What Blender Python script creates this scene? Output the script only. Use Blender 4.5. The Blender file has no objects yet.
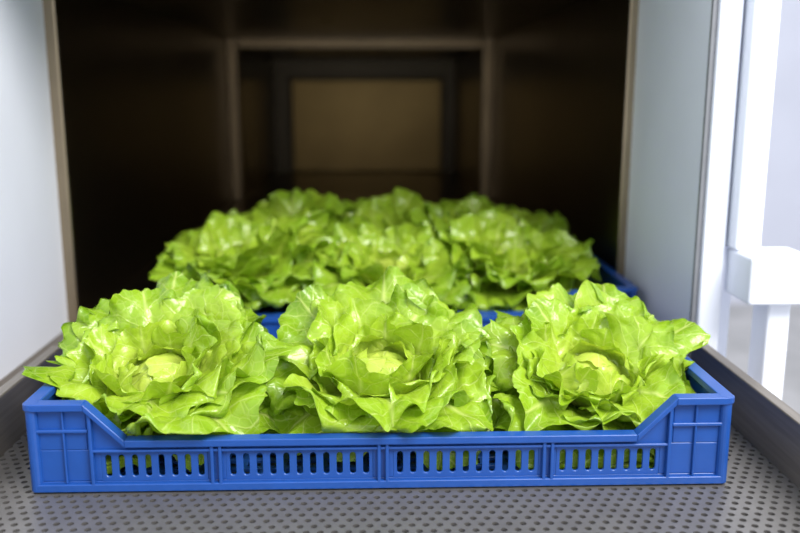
import bpy, math, random
from mathutils import Vector, Matrix, noise, Euler

D = bpy.data
scene = bpy.context.scene
coll = scene.collection
rad = math.radians

# ------------------------------------------------------------------ helpers
def srgb(r, g, b):
    def f(c):
        c /= 255.0
        return c/12.92 if c <= 0.04045 else ((c+0.055)/1.055)**2.4
    return (f(r), f(g), f(b), 1.0)

class MB:
    """mesh builder"""
    def __init__(s):
        s.v = []; s.f = []
    def box(s, x0, x1, y0, y1, z0, z1):
        b = len(s.v)
        s.v += [(x0,y0,z0),(x1,y0,z0),(x1,y1,z0),(x0,y1,z0),(x0,y0,z1),(x1,y0,z1),(x1,y1,z1),(x0,y1,z1)]
        s.f += [tuple(b+i for i in q) for q in ((0,3,2,1),(4,5,6,7),(0,1,5,4),(1,2,6,5),(2,3,7,6),(3,0,4,7))]
    def prism_xz(s, pts, y0, y1):
        """polygon in xz (counter-clockwise seen from -y) extruded along y"""
        b = len(s.v); n = len(pts)
        s.v += [(x, y0, z) for x, z in pts] + [(x, y1, z) for x, z in pts]
        s.f.append(tuple(range(b, b+n)))
        s.f.append(tuple(range(b+2*n-1, b+n-1, -1)))
        for i in range(n):
            j = (i+1) % n
            s.f.append((b+i, b+n+i, b+n+j, b+j))
    def slot_cell(s, x0, x1, z0, z1, w, z2, z3, y0, y1, k=5):
        """rect cell with a rounded vertical slot through it"""
        cx = (x0+x1)/2; r = w/2
        inner = []
        for i in range(k+1):
            a = math.pi*i/k
            inner.append((cx+r*math.cos(a), z3-r+r*math.sin(a)))
        for i in range(k+1):
            a = math.pi+math.pi*i/k
            inner.append((cx+r*math.cos(a), z2+r+r*math.sin(a)))
        outer = []
        for (x, z) in inner[:k+1]:
            t = (x-cx)/r
            outer.append((cx+t*(x1-x0)/2, z1))
        for (x, z) in inner[k+1:]:
            t = (x-cx)/r
            outer.append((cx+t*(x1-x0)/2, z0))
        n = len(inner); b = len(s.v)
        s.v += [(x,y0,z) for x,z in inner]+[(x,y0,z) for x,z in outer]+[(x,y1,z) for x,z in inner]+[(x,y1,z) for x,z in outer]
        for i in range(n):
            j = (i+1) % n
            s.f.append((b+i, b+j, b+n+j, b+n+i))
            s.f.append((b+2*n+i, b+3*n+i, b+3*n+j, b+2*n+j))
            s.f.append((b+i, b+2*n+i, b+2*n+j, b+j))
    def add(s, o, M):
        b = len(s.v)
        s.v += [tuple(M @ Vector(p)) for p in o.v]
        s.f += [tuple(b+i for i in q) for q in o.f]
    def obj(s, name, mat, parent=None, loc=(0,0,0), bevel=0, smooth=False):
        me = D.meshes.new(name)
        me.from_pydata(s.v, [], s.f); me.update()
        import bmesh
        bm = bmesh.new(); bm.from_mesh(me)
        bmesh.ops.recalc_face_normals(bm, faces=bm.faces)
        bm.to_mesh(me); bm.free()
        ob = D.objects.new(name, me); coll.objects.link(ob)
        ob.location = loc
        if mat: me.materials.append(mat)
        if bevel:
            m = ob.modifiers.new("bevel", 'BEVEL'); m.width = bevel; m.segments = 3
            m.limit_method = 'ANGLE'; m.angle_limit = rad(50)
        if smooth:
            for p in me.polygons: p.use_smooth = True
        if parent: ob.parent = parent
        return ob

def empty(name, loc=(0,0,0)):
    e = D.objects.new(name, None); coll.objects.link(e); e.location = loc
    e.empty_display_size = 0.1
    return e

def boxobj(name, mat, b, parent=None, bevel=0.0):
    m = MB(); m.box(*b)
    return m.obj(name, mat, parent, bevel=bevel)

# ------------------------------------------------------------------ materials
def newmat(name):
    m = D.materials.new(name); m.use_nodes = True
    nt = m.node_tree
    return m, nt, nt.nodes["Principled BSDF"]

def simple(name, col, rough=0.5, metal=0.0, nscale=20, var=0.12, bump=0.0, spec=0.5, stretch=(1,1,1), rvar=0.0):
    m, nt, p = newmat(name)
    tc = nt.nodes.new("ShaderNodeTexCoord")
    mp = nt.nodes.new("ShaderNodeMapping"); mp.inputs["Scale"].default_value = stretch
    nz = nt.nodes.new("ShaderNodeTexNoise"); nz.inputs["Scale"].default_value = nscale
    nz.inputs["Detail"].default_value = 5
    cr = nt.nodes.new("ShaderNodeValToRGB")
    c = col
    cr.color_ramp.elements[0].position = 0.3; cr.color_ramp.elements[1].position = 0.7
    cr.color_ramp.elements[0].color = tuple(x*(1-var) for x in c[:3])+(1,)
    cr.color_ramp.elements[1].color = tuple(min(1, x*(1+var)) for x in c[:3])+(1,)
    nt.links.new(tc.outputs["Object"], mp.inputs["Vector"])
    nt.links.new(mp.outputs[0], nz.inputs["Vector"])
    nt.links.new(nz.outputs["Fac"], cr.inputs[0])
    nt.links.new(cr.outputs[0], p.inputs["Base Color"])
    p.inputs["Roughness"].default_value = rough
    p.inputs["Metallic"].default_value = metal
    p.inputs["Specular IOR Level"].default_value = spec
    if rvar:
        mr = nt.nodes.new("ShaderNodeMapRange")
        mr.inputs[1].default_value = .3; mr.inputs[2].default_value = .7
        mr.inputs[3].default_value = rough-rvar; mr.inputs[4].default_value = rough+rvar
        nt.links.new(nz.outputs["Fac"], mr.inputs[0]); nt.links.new(mr.outputs[0], p.inputs["Roughness"])
    if bump:
        b = nt.nodes.new("ShaderNodeBump"); b.inputs["Strength"].default_value = bump
        b.inputs["Distance"].default_value = 0.001
        nt.links.new(nz.outputs["Fac"], b.inputs["Height"])
        nt.links.new(b.outputs[0], p.inputs["Normal"])
    return m

M_blue = simple("blue_plastic", srgb(28, 74, 150), 0.33, 0, 60, 0.06, 0.1)
M_steel = simple("perforated_steel", srgb(132, 129, 127), 0.42, 0.7, 40, 0.08, 0.05)
M_rail = simple("brushed_steel", srgb(150, 142, 132), 0.40, 0.8, 30, 0.15, 0.1, stretch=(6, .3, 6))
M_pan = simple("dark_pan", srgb(24, 22, 21), 0.8, 0, 20, 0.1)
M_dark = simple("dark_stainless", srgb(128, 116, 98), 0.31, 1.0, 2, 0.08, 0.0, stretch=(1, 1, .6), rvar=.04)
M_trim = simple("frame_stainless", srgb(150, 136, 114), 0.36, 1.0, 10, 0.1)
M_midf = simple("mid_frame_stainless", srgb(156, 134, 104), 0.40, 0.8, 10, 0.1)
M_backp = simple("door_glow_stainless", srgb(124, 102, 64), 0.32, 1.0, 4, 0.15)  # lighter brass base colour paints in the glow of outside light reflected by steel
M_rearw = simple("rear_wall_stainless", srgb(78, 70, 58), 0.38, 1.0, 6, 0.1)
M_white = simple("white_enamel", srgb(226, 230, 242), 0.4, 0, 8, 0.02)
M_wallr = simple("pale_wall", srgb(205, 207, 220), 0.8, 0, 3, 0.04)
M_seal = simple("grey_seal", srgb(120, 122, 128), 0.6, 0, 20, 0.1)
M_ground = simple("concrete", srgb(172, 170, 170), 0.9, 0, 6, 0.15, 0.3)

def leaf_material():
    m, nt, p = newmat("lettuce_leaf")
    N = nt.nodes.new; Lk = nt.links.new
    uv = N("ShaderNodeUVMap"); uv.uv_map = "UVMap"
    sep = N("ShaderNodeSeparateXYZ"); Lk(uv.outputs[0], sep.inputs[0])
    def math_(op, a, b=None, clamp=False):
        n = N("ShaderNodeMath"); n.operation = op; n.use_clamp = clamp
        for i, q in enumerate((a, b)):
            if q is None: continue
            if isinstance(q, (int, float)): n.inputs[i].default_value = q
            else: Lk(q, n.inputs[i])
        return n.outputs[0]
    U, V = sep.outputs[0], sep.outputs[1]
    au = math_('ABSOLUTE', math_('MULTIPLY', math_('SUBTRACT', U, 0.5), 2.0))
    tc = N("ShaderNodeTexCoord")
    nz = N("ShaderNodeTexNoise"); nz.inputs["Scale"].default_value = 24; nz.inputs["Detail"].default_value = 4
    Lk(tc.outputs["Object"], nz.inputs["Vector"])
    wid = math_('ADD', math_('MULTIPLY', math_('SUBTRACT', 1.0, V), 0.13), 0.013)
    mid = math_('SUBTRACT', 1.0, math_('DIVIDE', au, wid), True)
    ph = math_('SUBTRACT', V, math_('MULTIPLY', math_('POWER', au, 0.8), 0.60))
    ph = math_('ADD', ph, math_('MULTIPLY', nz.outputs["Fac"], 0.12))
    sn = math_('ABSOLUTE', math_('SINE', math_('MULTIPLY', ph, 19.0)))
    lat = math_('SUBTRACT', 1.0, math_('MULTIPLY', sn, 5.5), True)
    lat = math_('MULTIPLY', lat, math_('SUBTRACT', 1.0, math_('MULTIPLY', au, 0.5)))
    vo = N("ShaderNodeTexVoronoi"); vo.feature = 'DISTANCE_TO_EDGE'; vo.inputs["Scale"].default_value = 105
    Lk(tc.outputs["Object"], vo.inputs["Vector"])
    net = math_('SUBTRACT', 1.0, math_('MULTIPLY', vo.outputs["Distance"], 9.0), True)
    vein = math_('MAXIMUM', mid, math_('MULTIPLY', lat, 0.75))
    vein2 = math_('MAXIMUM', vein, math_('MULTIPLY', net, 0.22))
    att = N("ShaderNodeAttribute"); att.attribute_name = "age"
    cr = N("ShaderNodeValToRGB"); e = cr.color_ramp.elements
    e[0].position = 0.0; e[0].color = srgb(226, 232, 148)
    e[1].position = 1.0; e[1].color = srgb(92, 136, 20)
    a = e.new(0.26); a.color = srgb(202, 218, 92)
    a = e.new(0.52); a.color = srgb(166, 196, 50)
    a = e.new(0.74); a.color = srgb(140, 178, 36)
    fac = math_('MULTIPLY', math_('ADD', math_('MULTIPLY', V, 0.58), math_('MULTIPLY', nz.outputs["Fac"], 0.50)), att.outputs["Fac"])
    Lk(fac, cr.inputs[0])
    mix = N("ShaderNodeMix"); mix.data_type = 'RGBA'
    Lk(math_('MULTIPLY', vein2, 0.75), mix.inputs[0])
    Lk(cr.outputs[0], mix.inputs[6]); mix.inputs[7].default_value = srgb(212, 226, 128)
    Lk(mix.outputs[2], p.inputs["Base Color"])
    p.inputs["Roughness"].default_value = 0.24
    p.inputs["Specular IOR Level"].default_value = 0.62
    b = N("ShaderNodeBump"); b.inputs["Strength"].default_value = 0.34; b.inputs["Distance"].default_value = 0.0016
    nz2 = N("ShaderNodeTexNoise"); nz2.inputs["Scale"].default_value = 95; nz2.inputs["Detail"].default_value = 2
    Lk(tc.outputs["Object"], nz2.inputs["Vector"])
    hgt = math_('SUBTRACT', math_('ADD', nz2.outputs["Fac"], math_('MULTIPLY', net, -0.25)), math_('MULTIPLY', vein, 0.9))
    Lk(hgt, b.inputs["Height"]); Lk(b.outputs[0], p.inputs["Normal"])
    tr = N("ShaderNodeBsdfTranslucent")
    hs = N("ShaderNodeMix"); hs.data_type = 'RGBA'; hs.blend_type = 'MULTIPLY'; hs.inputs[0].default_value = 1
    Lk(mix.outputs[2], hs.inputs[6]); hs.inputs[7].default_value = (1.0, 0.98, 0.46, 1)
    Lk(hs.outputs[2], tr.inputs["Color"]); Lk(b.outputs[0], tr.inputs["Normal"])
    ms = N("ShaderNodeMixShader"); ms.inputs[0].default_value = 0.30
    Lk(p.outputs[0], ms.inputs[1]); Lk(tr.outputs[0], ms.inputs[2])
    Lk(ms.outputs[0], nt.nodes["Material Output"].inputs["Surface"])
    return m
M_leaf = leaf_material()

# ------------------------------------------------------------------ lettuce
def build_head_mesh(seed):
    R = random.Random(seed)
    V = []; F = []; UVv = []; AGE = []
    NU, NV = 68, 46
    def sabs(x): return math.sqrt(x*x+.006)-.077
    def leaf(az, L, W, a0, a1, radc, r0, z0, ruf, age, lean=0.0, bl=1.0, droop=0.0):
        b = len(V)
        n = 60
        cl = [(r0, z0, a0)]
        for i in range(n):
            t = (i+.5)/n
            tt = t*t*(3-2*t)
            a = a0+(a1-a0)*(0.45*t+0.55*tt)
            p = cl[-1]
            cl.append((p[0]+math.cos(a)*L/n, p[1]+math.sin(a)*L/n, a))
        ca, sa = math.cos(az), math.sin(az)
        ph = [R.uniform(0, 6.28) for _ in range(5)]
        off = Vector((R.uniform(-50, 50), R.uniform(-50, 50), R.uniform(-50, 50)))
        f1 = R.uniform(3.0, 4.2); f2 = R.uniform(8.5, 11.5)
        asym = R.uniform(-.08, .08)
        for iv in range(NV+1):
            v = iv/NV
            wv = 0.24+0.76*math.sin(min(1, (v/0.70))*math.pi/2)**1.5
            if v > .70: wv *= 1-0.20*((v-.70)/.30)**2
            for iu in range(NU+1):
                u = -1+2*iu/NU
                s = v*(1-0.46*u*u*v*v+asym*u*v)
                x = W*wv*u
                y = s*L
                th = math.atan2(x, y-0.35*L)
                e = (abs(u)**5+v**5)**(1/5)
                e = min(e, 1.06)
                er = e**3.0*min(1, v*2.2)
                irr = noise.noise(Vector((th*1.8, 3.1, 0))+off)*0.06+noise.noise(Vector((th*5, 7.7, 0))+off)*0.035+noise.noise(Vector((th*15, 1.7, 0))+off)*0.034
                x *= 1+irr*er; s = min(1.12, s*(1+irr*er))
                k = min(s, 1.0)*n; i0 = min(n-1, int(k)); fr = k-i0
                pr = cl[i0][0]*(1-fr)+cl[i0+1][0]*fr
                pz = cl[i0][1]*(1-fr)+cl[i0+1][1]*fr
                a = cl[i0+1][2]
                if s > 1:
                    pr += math.cos(a)*(s-1)*L; pz += math.sin(a)*(s-1)*L
                nr, nzz = -math.sin(a), math.cos(a)
                q = max(-1.9, min(1.9, x/radc))
                lx = radc*math.sin(q); up = radc*(1-math.cos(q))
                P2 = Vector((x*1.0, y, 0))
                wv1 = math.sin(f1*th+ph[0]+1.3*noise.noise(Vector((th*1.2, 0, 9))+off))
                wv2 = math.sin(f2*th+ph[1]+1.8*noise.noise(Vector((th*2, 5, 9))+off))
                wv3 = noise.noise(Vector((th*6, e*2, 4))+off)
                d = ruf*(0.58*wv1*er+0.42*wv2*e**5*min(1, v*2)+0.36*wv3*e**6*min(1, v*2))
                d -= ruf*0.50*er
                d += bl*(0.0095*sabs(noise.noise(P2*30+off)) + 0.0042*sabs(noise.noise(P2*68+off)))*min(1, v*3)
                d += 0.010*noise.noise(P2*13+off)*min(1, v*2)*min(1, ruf*90)
                d -= 0.003*math.exp(-(x/0.006)**2)*(1-v)
                up += d
                lx += ruf*0.22*wv3*er
                rr = pr+nr*up; zz = pz+nzz*up
                lx += lean*v*v
                V.append((rr*ca-lx*sa, rr*sa+lx*ca, zz))
                UVv.append(((u+1)/2, v)); AGE.append(age)
        for iv in range(NV):
            for iu in range(NU):
                a = b+iv*(NU+1)+iu
                F.append((a, a+1, a+NU+2, a+NU+1))
    ga = 2.39996
    az = R.uniform(0, 6.28)
    # (count, L, W, a0, a1, radc, r0, z0, ruffle, age)
    rings = [
        (6, .158, .092, 50, -26, .17, .012, .000, .019, 1.08),
        (6, .150, .090, 58, 2, .13, .011, .004, .019, .98),
        (5, .130, .084, 62, 32, .098, .010, .004, .018, .90),
        (4, .108, .074, 58, 66, .072, .012, .006, .016, .80),
        (4, .094, .062, 46, 98, .054, .012, .008, .013, .68),
        (4, .098, .056, 14, 146, .044, .006, .010, .007, .54),
        (4, .106, .052, 8, 180, .038, .002, .010, .003, .44),
    ]
    for ri, (c, L, W, a0, a1, rc, r0, z0, ruf, age) in enumerate(rings):
        core = ri >= 5
        for i in range(c):
            az += ga if not core else math.pi/2+.2
            va = 3 if core else 14
            leaf(az+R.uniform(-.15, .15), L*R.uniform(.92, 1.06), W*R.uniform(.92, 1.10),
                 rad(a0+R.uniform(-va/2, va/2)), rad(a1+R.uniform(-va, va)), rc*R.uniform(.85 if not core else .96, 1.2 if not core else 1.06), r0, z0+R.uniform(0, .006 if not core else .002),
                 ruf*R.uniform(.85, 1.2), age*R.uniform(.90, 1.06), R.uniform(-.014, .014) if not core else 0, bl=(1 if ruf > .005 else .7))
    b = len(V)
    for k in range(4):
        r = (.010, .016, .015, .012)[k]; z = (-.004, .002, .02, .035)[k]
        for j in range(12):
            t = j*math.pi/6
            V.append((r*math.cos(t), r*math.sin(t), z)); UVv.append((.5, 0)); AGE.append(.1)
    for k in range(3):
        for j in range(12):
            F.append((b+k*12+j, b+k*12+(j+1) % 12, b+(k+1)*12+(j+1) % 12, b+(k+1)*12+j))
    F.append(tuple(range(b+11, b-1, -1)))
    me = D.meshes.new("lettuce_head_mesh")
    me.from_pydata(V, [], F); me.update()
    ul = me.uv_layers.new(name="UVMap")
    li = [0]*len(me.loops); me.loops.foreach_get("vertex_index", li)
    flat = []
    for i in li: flat += UVv[i]
    ul.data.foreach_set("uv", flat)
    at = me.attributes.new("age", 'FLOAT', 'POINT'); at.data.foreach_set("value", AGE)
    me.polygons.foreach_set("use_smooth", [True]*len(me.polygons))
    me.materials.append(M_leaf)
    return me

def confine(ob, x0, x1, y0, y1, lip, tall, zmin):
    """push the leaves inside the crate walls below the rims so that nothing pokes through"""
    me = ob.data; M = ob.matrix_world; Mi = M.inverted()
    cx = (x0+x1)/2
    for v in me.vertices:
        p = M @ v.co
        ch = False
        ax = min(1, max(0, (abs(p.x-cx)-.215)/.035))
        h = lip+(tall-lip)*ax
        k = max(0.0, min(1.0, (h+.012-p.z)/.012))
        if k > 0:
            if p.y < y0: p.y += (y0+(y0-p.y)*.05-p.y)*k; ch = True
            if p.y > y1: p.y += (y1-(p.y-y1)*.05-p.y)*k; ch = True
        k = max(0.0, min(1.0, (tall+.012-p.z)/.012))
        if k > 0:
            if p.x < x0: p.x += (x0+(x0-p.x)*.05-p.x)*k; ch = True
            if p.x > x1: p.x += (x1-(p.x-x1)*.05-p.x)*k; ch = True
        if p.z < zmin: p.z = zmin+(zmin-p.z)*.03; ch = True
        if ch: v.co = Mi @ p
    me.update()

heads = [build_head_mesh(s) for s in (5, 12, 31, 47)]
def place_head(k, x, y, z, rz, tilt, s=1.0, tx=0.0, box=None):
    ob = D.objects.new("lettuce_head", heads[k].copy()); coll.objects.link(ob)
    M = Matrix.Translation((x, y, z)) @ Matrix.Rotation(rad(tilt), 4, 'X') @ Matrix.Rotation(rad(tx), 4, 'Y') @ Matrix.Rotation(rad(rz), 4, 'Z') @ Matrix.Scale(s, 4)
    ob.matrix_world = M
    if box: confine(ob, *box)
    return ob
cx1, cx2 = .006, .048
B1 = (cx1-.290, cx1+.290, .013, .395, .048, .081, .012)
B2 = (cx2-.290, cx2+.290, .432, .812, .048, .081, .012)
place_head(0, -.206, .118, .020, 65, 24, .98, -5, B1)
place_head(1, .006, .120, .022, 75, 22, .95, 0, B1)
place_head(2, .209, .122, .020, 140, 24, .91, 5, B1)
# rear crate
place_head(3, -.185, .545, .034, 10, 12, 1.06, -8, B2)
place_head(0, .020, .530, .028, 200, 16, .98, 0, B2)
place_head(1, .195, .545, .034, 310, 14, .98, 5, B2)
place_head(2, -.155, .715, .038, 60, 8, 1.08, -10, B2)
place_head(3, .018, .725, .040, 120, 8, 1.03, 0, B2)
place_head(0, .190, .715, .038, 250, 8, 1.06, 8, B2)

# ------------------------------------------------------------------ crates
def wall_mb(L, low):
    """crate long/short wall standing in xz, outer face at y=0 facing -y, thickness 3mm"""
    m = MB(); H = .080; T = .003; h = L/2
    if low:
        prof = [(-h, H), (-h+.045, H), (-h+.078, .047), (h-.078, .047), (h-.045, H), (h, H)]
        panels = [(-.243, -.152), (-.136, -.009), (.009, .136), (.152, .243)]
        ribs = [-.25, -.1475, -.1405, -.0035, .0035, .1405, .1475, .25]
    else:
        prof = [(-h, H), (h, H)]
        panels = [(-.14, -.005), (.005, .14)]
        ribs = [-.15, 0, .15]
    z0, z1, s0, s1 = .008, .037, .012, .032
    for i in range(len(prof)-1):
        a, b = prof[i], prof[i+1]
        m.prism_xz([(a[0], z1), (b[0], z1), (b[0], b[1]), (a[0], a[1])], 0, T)
    m.prism_xz([(-h, 0), (h, 0), (h, z0), (-h, z0)], 0, T)
    x = -h
    for (a, b) in panels:
        m.box(x, a, 0, T, z0, z1)
        n = max(1, round((b-a)/.0112)); w = (b-a)/n
        for i in range(n):
            m.slot_cell(a+i*w, a+(i+1)*w, z0, z1, .0052, s0, s1, 0, T)
        x = b
    m.box(x, h, 0, T, z0, z1)
    rt = .0060
    for i in range(len(prof)-1):
        a, b = prof[i], prof[i+1]
        m.prism_xz([(a[0], a[1]-rt), (b[0], b[1]-rt), (b[0], b[1]+.0005), (a[0], a[1]+.0005)], -.0065, T+.003)
    if low:
        m.box(-.25, .25, -.004, 0, .0355, .038)
        for sgn in (-1, 1):
            xs = sorted((sgn*.252, sgn*.297))
            m.box(xs[0], xs[1], -.0035, 0, .0535, .0565)
            m.box(sgn*.273-.001, sgn*.273+.001, -.003, 0, .007, .075)
    else:
        m.box(-h+.01, h-.01, -.004, 0, .044, .047)
    m.box(-h, h, -.005, 0, 0, .007)
    for r in ribs:
        zt = .044 if (low and abs(r) < .22) else .076
        m.box(r-.0015, r+.0015, -.005, 0, .006, zt)
    return m

def build_crate(name, cx, y0, rz=0):
    m = MB()
    W, Dp = .598, .398
    T = Matrix.Translation
    m.add(wall_mb(W, True), T((0, -Dp/2, 0)))
    m.add(wall_mb(W, True), T((0, Dp/2, 0)) @ Matrix.Rotation(math.pi, 4, 'Z'))
    m.add(wall_mb(Dp, False), T((W/2, 0, 0)) @ Matrix.Rotation(math.pi/2, 4, 'Z'))
    m.add(wall_mb(Dp, False), T((-W/2, 0, 0)) @ Matrix.Rotation(-math.pi/2, 4, 'Z'))
    for sx in (-1, 1):
        for sy in (-1, 1):
            c = (sx*W/2, sy*Dp/2)
            for (rr, za, zb) in ((.0066, .0745, .0806), (.0051, .0, .0746)):
                pts = [(c[0]+rr*math.cos(i*math.pi/8), c[1]+rr*math.sin(i*math.pi/8)) for i in range(16)]
                b = len(m.v); n = 16
                m.v += [(x, y, za) for x, y in pts]+[(x, y, zb) for x, y in pts]
                m.f.append(tuple(range(b+n-1, b-1, -1))); m.f.append(tuple(range(b+n, b+2*n)))
                for i in range(n):
                    j = (i+1) % n
                    m.f.append((b+i, b+j, b+n+j, b+n+i))
    x = -W/2+.006
    while x < W/2-.004:
        m.box(x, x+.006, -Dp/2+.002, Dp/2-.002, .003, .0065); x += .0182
    y = -Dp/2+.006
    while y < Dp/2-.004:
        m.box(-W/2+.002, W/2-.002, y, y+.006, .003, .0068); y += .0182
    ob = m.obj(name, M_blue, bevel=.0009)
    ob.location = (cx, y0+Dp/2, .0015); ob.rotation_euler = (0, 0, rad(rz))
    return ob
build_crate("plastic_crate", cx1, .006, 0)
build_crate("plastic_crate", cx2, .424, 0)

# ------------------------------------------------------------------ conveyor / loading table
table = empty("loading_table")
def perforated(x0, x1, y0, y1, p=.0112, r=.0029):
    m = MB(); dy = p*math.sqrt(3)/2; R = p/math.sqrt(3)
    row = 0; y = y0
    hexp = []; hol = []
    for k in range(12):
        a = math.pi/6*k+math.pi/6*3
        rr = R if k % 2 == 0 else p/2
        hexp.append((rr*math.cos(a), rr*math.sin(a)))
        hol.append((r*math.cos(a), r*math.sin(a)))
    while y < y1:
        x = x0+(p/2 if row % 2 else 0)
        while x < x1:
            b = len(m.v)
            m.v += [(x+h[0], y+h[1], 0) for h in hexp]+[(x+h[0], y+h[1], 0) for h in hol]+[(x+h[0], y+h[1], -.0025) for h in hol]
            for k in range(12):
                j = (k+1) % 12
                m.f.append((b+k, b+j, b+12+j, b+12+k))
                m.f.append((b+12+k, b+12+j, b+24+j, b+24+k))
            x += p
        y += dy; row += 1
    return m
me = D.meshes.new("perforated_plate"); pm = perforated(-.358, .374, -.42, .27)
me.from_pydata(pm.v, [], pm.f); me.update(); me.materials.append(M_steel)
po = D.objects.new("perforated_plate", me); coll.objects.link(po); po.parent = table
boxobj("drip_pan", M_pan, (-.365, .38, -.43, .28, -.05, -.03), table)
boxobj("rail_right", M_rail, (.370, .383, -.43, .262, -.05, .056), table, .002)
boxobj("rail_left", M_rail, (-.370, -.357, -.43, .262, -.05, .056), table, .002)
boxobj("front_lip", M_rail, (-.357, .370, -.436, -.418, -.05, .002), table, .002)
for nm, x, y in (("leg_1", -.35, -.40), ("leg_2", .36, -.40), ("leg_3", -.35, .2), ("leg_4", .36, .2)):
    boxobj(nm, M_rail, (x-.018, x+.018, y-.018, y+.018, -.9, -.04), table, .003)

# ------------------------------------------------------------------ cooling chamber
ch = empty("vacuum_cooling_chamber")
XL, XR = -.452, .370
YF, YJ, Y1, Y2 = .27, .555, 2.02, 3.0
ZC = .50
boxobj("chamber_floor", M_dark, (XL-.02, XR+.02, YF, Y2, -.03, -.0005), ch)
boxobj("tunnel_left", M_dark, (XL-.03, XL, YJ, Y1, -.03, ZC+.03), ch)
boxobj("tunnel_right", M_dark, (XR, XR+.03, YJ, Y1, -.03, ZC+.03), ch)
boxobj("tunnel_ceiling", M_dark, (XL-.03, XR+.03, YJ, Y1, ZC, ZC+.03), ch)
boxobj("edge_trim_left", M_trim, (XL-.012, XL+.016, YJ-.012, YJ, 0, ZC), ch, .003)
boxobj("edge_trim_right", M_trim, (XR-.012, XR+.012, YJ-.012, YJ, 0, ZC), ch, .003)
boxobj("edge_trim_top", M_trim, (XL, XR, YJ-.012, YJ, ZC-.02, ZC+.01), ch, .003)
t = .035
boxobj("mid_frame_left", M_midf, (XL, XL+t, Y1, Y1+.03, 0, ZC), ch, .004)
boxobj("mid_frame_right", M_midf, (XR-t, XR, Y1, Y1+.03, 0, ZC), ch, .004)
boxobj("mid_frame_top", M_midf, (XL+t, XR-t, Y1, Y1+.03, ZC-t, ZC), ch, .004)
boxobj("rear_left", M_dark, (XL, XL+t, Y1+.03, Y2, -.03, ZC), ch)
boxobj("rear_right", M_dark, (XR-t, XR, Y1+.03, Y2, -.03, ZC), ch)
boxobj("rear_ceiling", M_dark, (XL, XR, Y1+.03, Y2, ZC-t, ZC), ch)
boxobj("rear_wall", M_rearw, (XL, XR, Y2, Y2+.04, -.03, ZC), ch)
boxobj("rear_door_panel", M_backp, (-.345, .285, Y2-.02, Y2, .0, .385), ch, .006)
boxobj("rear_frame_left", M_rearw, (-.360, -.345, Y2-.035, Y2, .0, .400), ch, .003)
boxobj("rear_frame_right", M_rearw, (.285, .300, Y2-.035, Y2, .0, .400), ch, .003)
boxobj("rear_frame_top", M_rearw, (-.345, .285, Y2-.035, Y2, .385, .400), ch, .003)
boxobj("jamb_left", M_white, (XL-.06, XL, YF, YJ, -.9, 1.1), ch, .002)
boxobj("jamb_right", M_white, (XR, XR+.03, YF, YJ, -.9, 1.1), ch, .002)
boxobj("jamb_top", M_white, (XL, XR, YF, YJ, ZC+.06, 1.1), ch, .002)
boxobj("threshold", M_white, (XL, XR, YF+.02, YJ, -.9, -.035), ch)
boxobj("seal_right", M_seal, (XR-.002, XR+.004, YF-.006, YF, 0, 1.1), ch, .001)
boxobj("front_strip_right", M_white, (XR+.004, XR+.030, YF-.012, YF, -.9, 1.1), ch, .003)
boxobj("front_post_right", M_white, (XR+.033, XR+.063, YF-.03, YF+.03, .165, 1.1), ch, .004)
boxobj("hinge_bracket", M_white, (.405, .478, .20, .27, .112, .165), ch, .004)
boxobj("lower_post_right", M_white, (.437, .463, .22, .26, -.9, .112), ch, .003)
boxobj("shell_right", M_white, (XR+.03, XR+.058, YF+.03, Y2+.04, -.9, 1.1), ch)
boxobj("shell_left", M_white, (XL-.09, XL-.06, YF, Y2+.04, -.9, 1.1), ch)
boxobj("shell_top", M_white, (XL-.09, XR+.058, YF, Y2+.04, 1.1, 1.13), ch)
boxobj("shell_rear", M_white, (XL-.09, XR+.058, Y2+.04, Y2+.07, -.9, 1.1), ch)

# surroundings
boxobj("wall_back", M_wallr, (-4, 5, 4.2, 4.3, -.9, 3.2))
boxobj("floor", M_ground, (-5, 6, -5, 4.3, -.95, -.9))

# ------------------------------------------------------------------ lights
w = D.worlds.new("World"); scene.world = w; w.use_nodes = True
bg = w.node_tree.nodes["Background"]
bg.inputs[0].default_value = (0.90, 0.945, 1.0, 1); bg.inputs[1].default_value = 1.42
def area(name, loc, target, size, power, col):
    l = D.lights.new(name, 'AREA'); l.energy = power; l.size = size; l.color = col
    o = D.objects.new(name, l); coll.objects.link(o); o.location = loc
    d = Vector(target)-Vector(loc); o.rotation_euler = d.to_track_quat('-Z', 'Y').to_euler()
    return o
area("daylight_softbox", (1.1, -1.3, 2.0), (-.1, .3, 0), 1.2, 108, (1, .97, .93))

# ------------------------------------------------------------------ camera
cam = D.cameras.new("camera"); co = D.objects.new("camera", cam); coll.objects.link(co)
co.location = (0, -.695, .342)
co.rotation_euler = (rad(90-11.6), 0, rad(-1.7))
cam.sensor_width = 36; cam.lens = 860*36/800
cam.clip_start = .01
cam.dof.use_dof = True; cam.dof.focus_distance = .78; cam.dof.aperture_fstop = 3.3
scene.camera = co
scene.view_settings.view_transform = 'Standard'
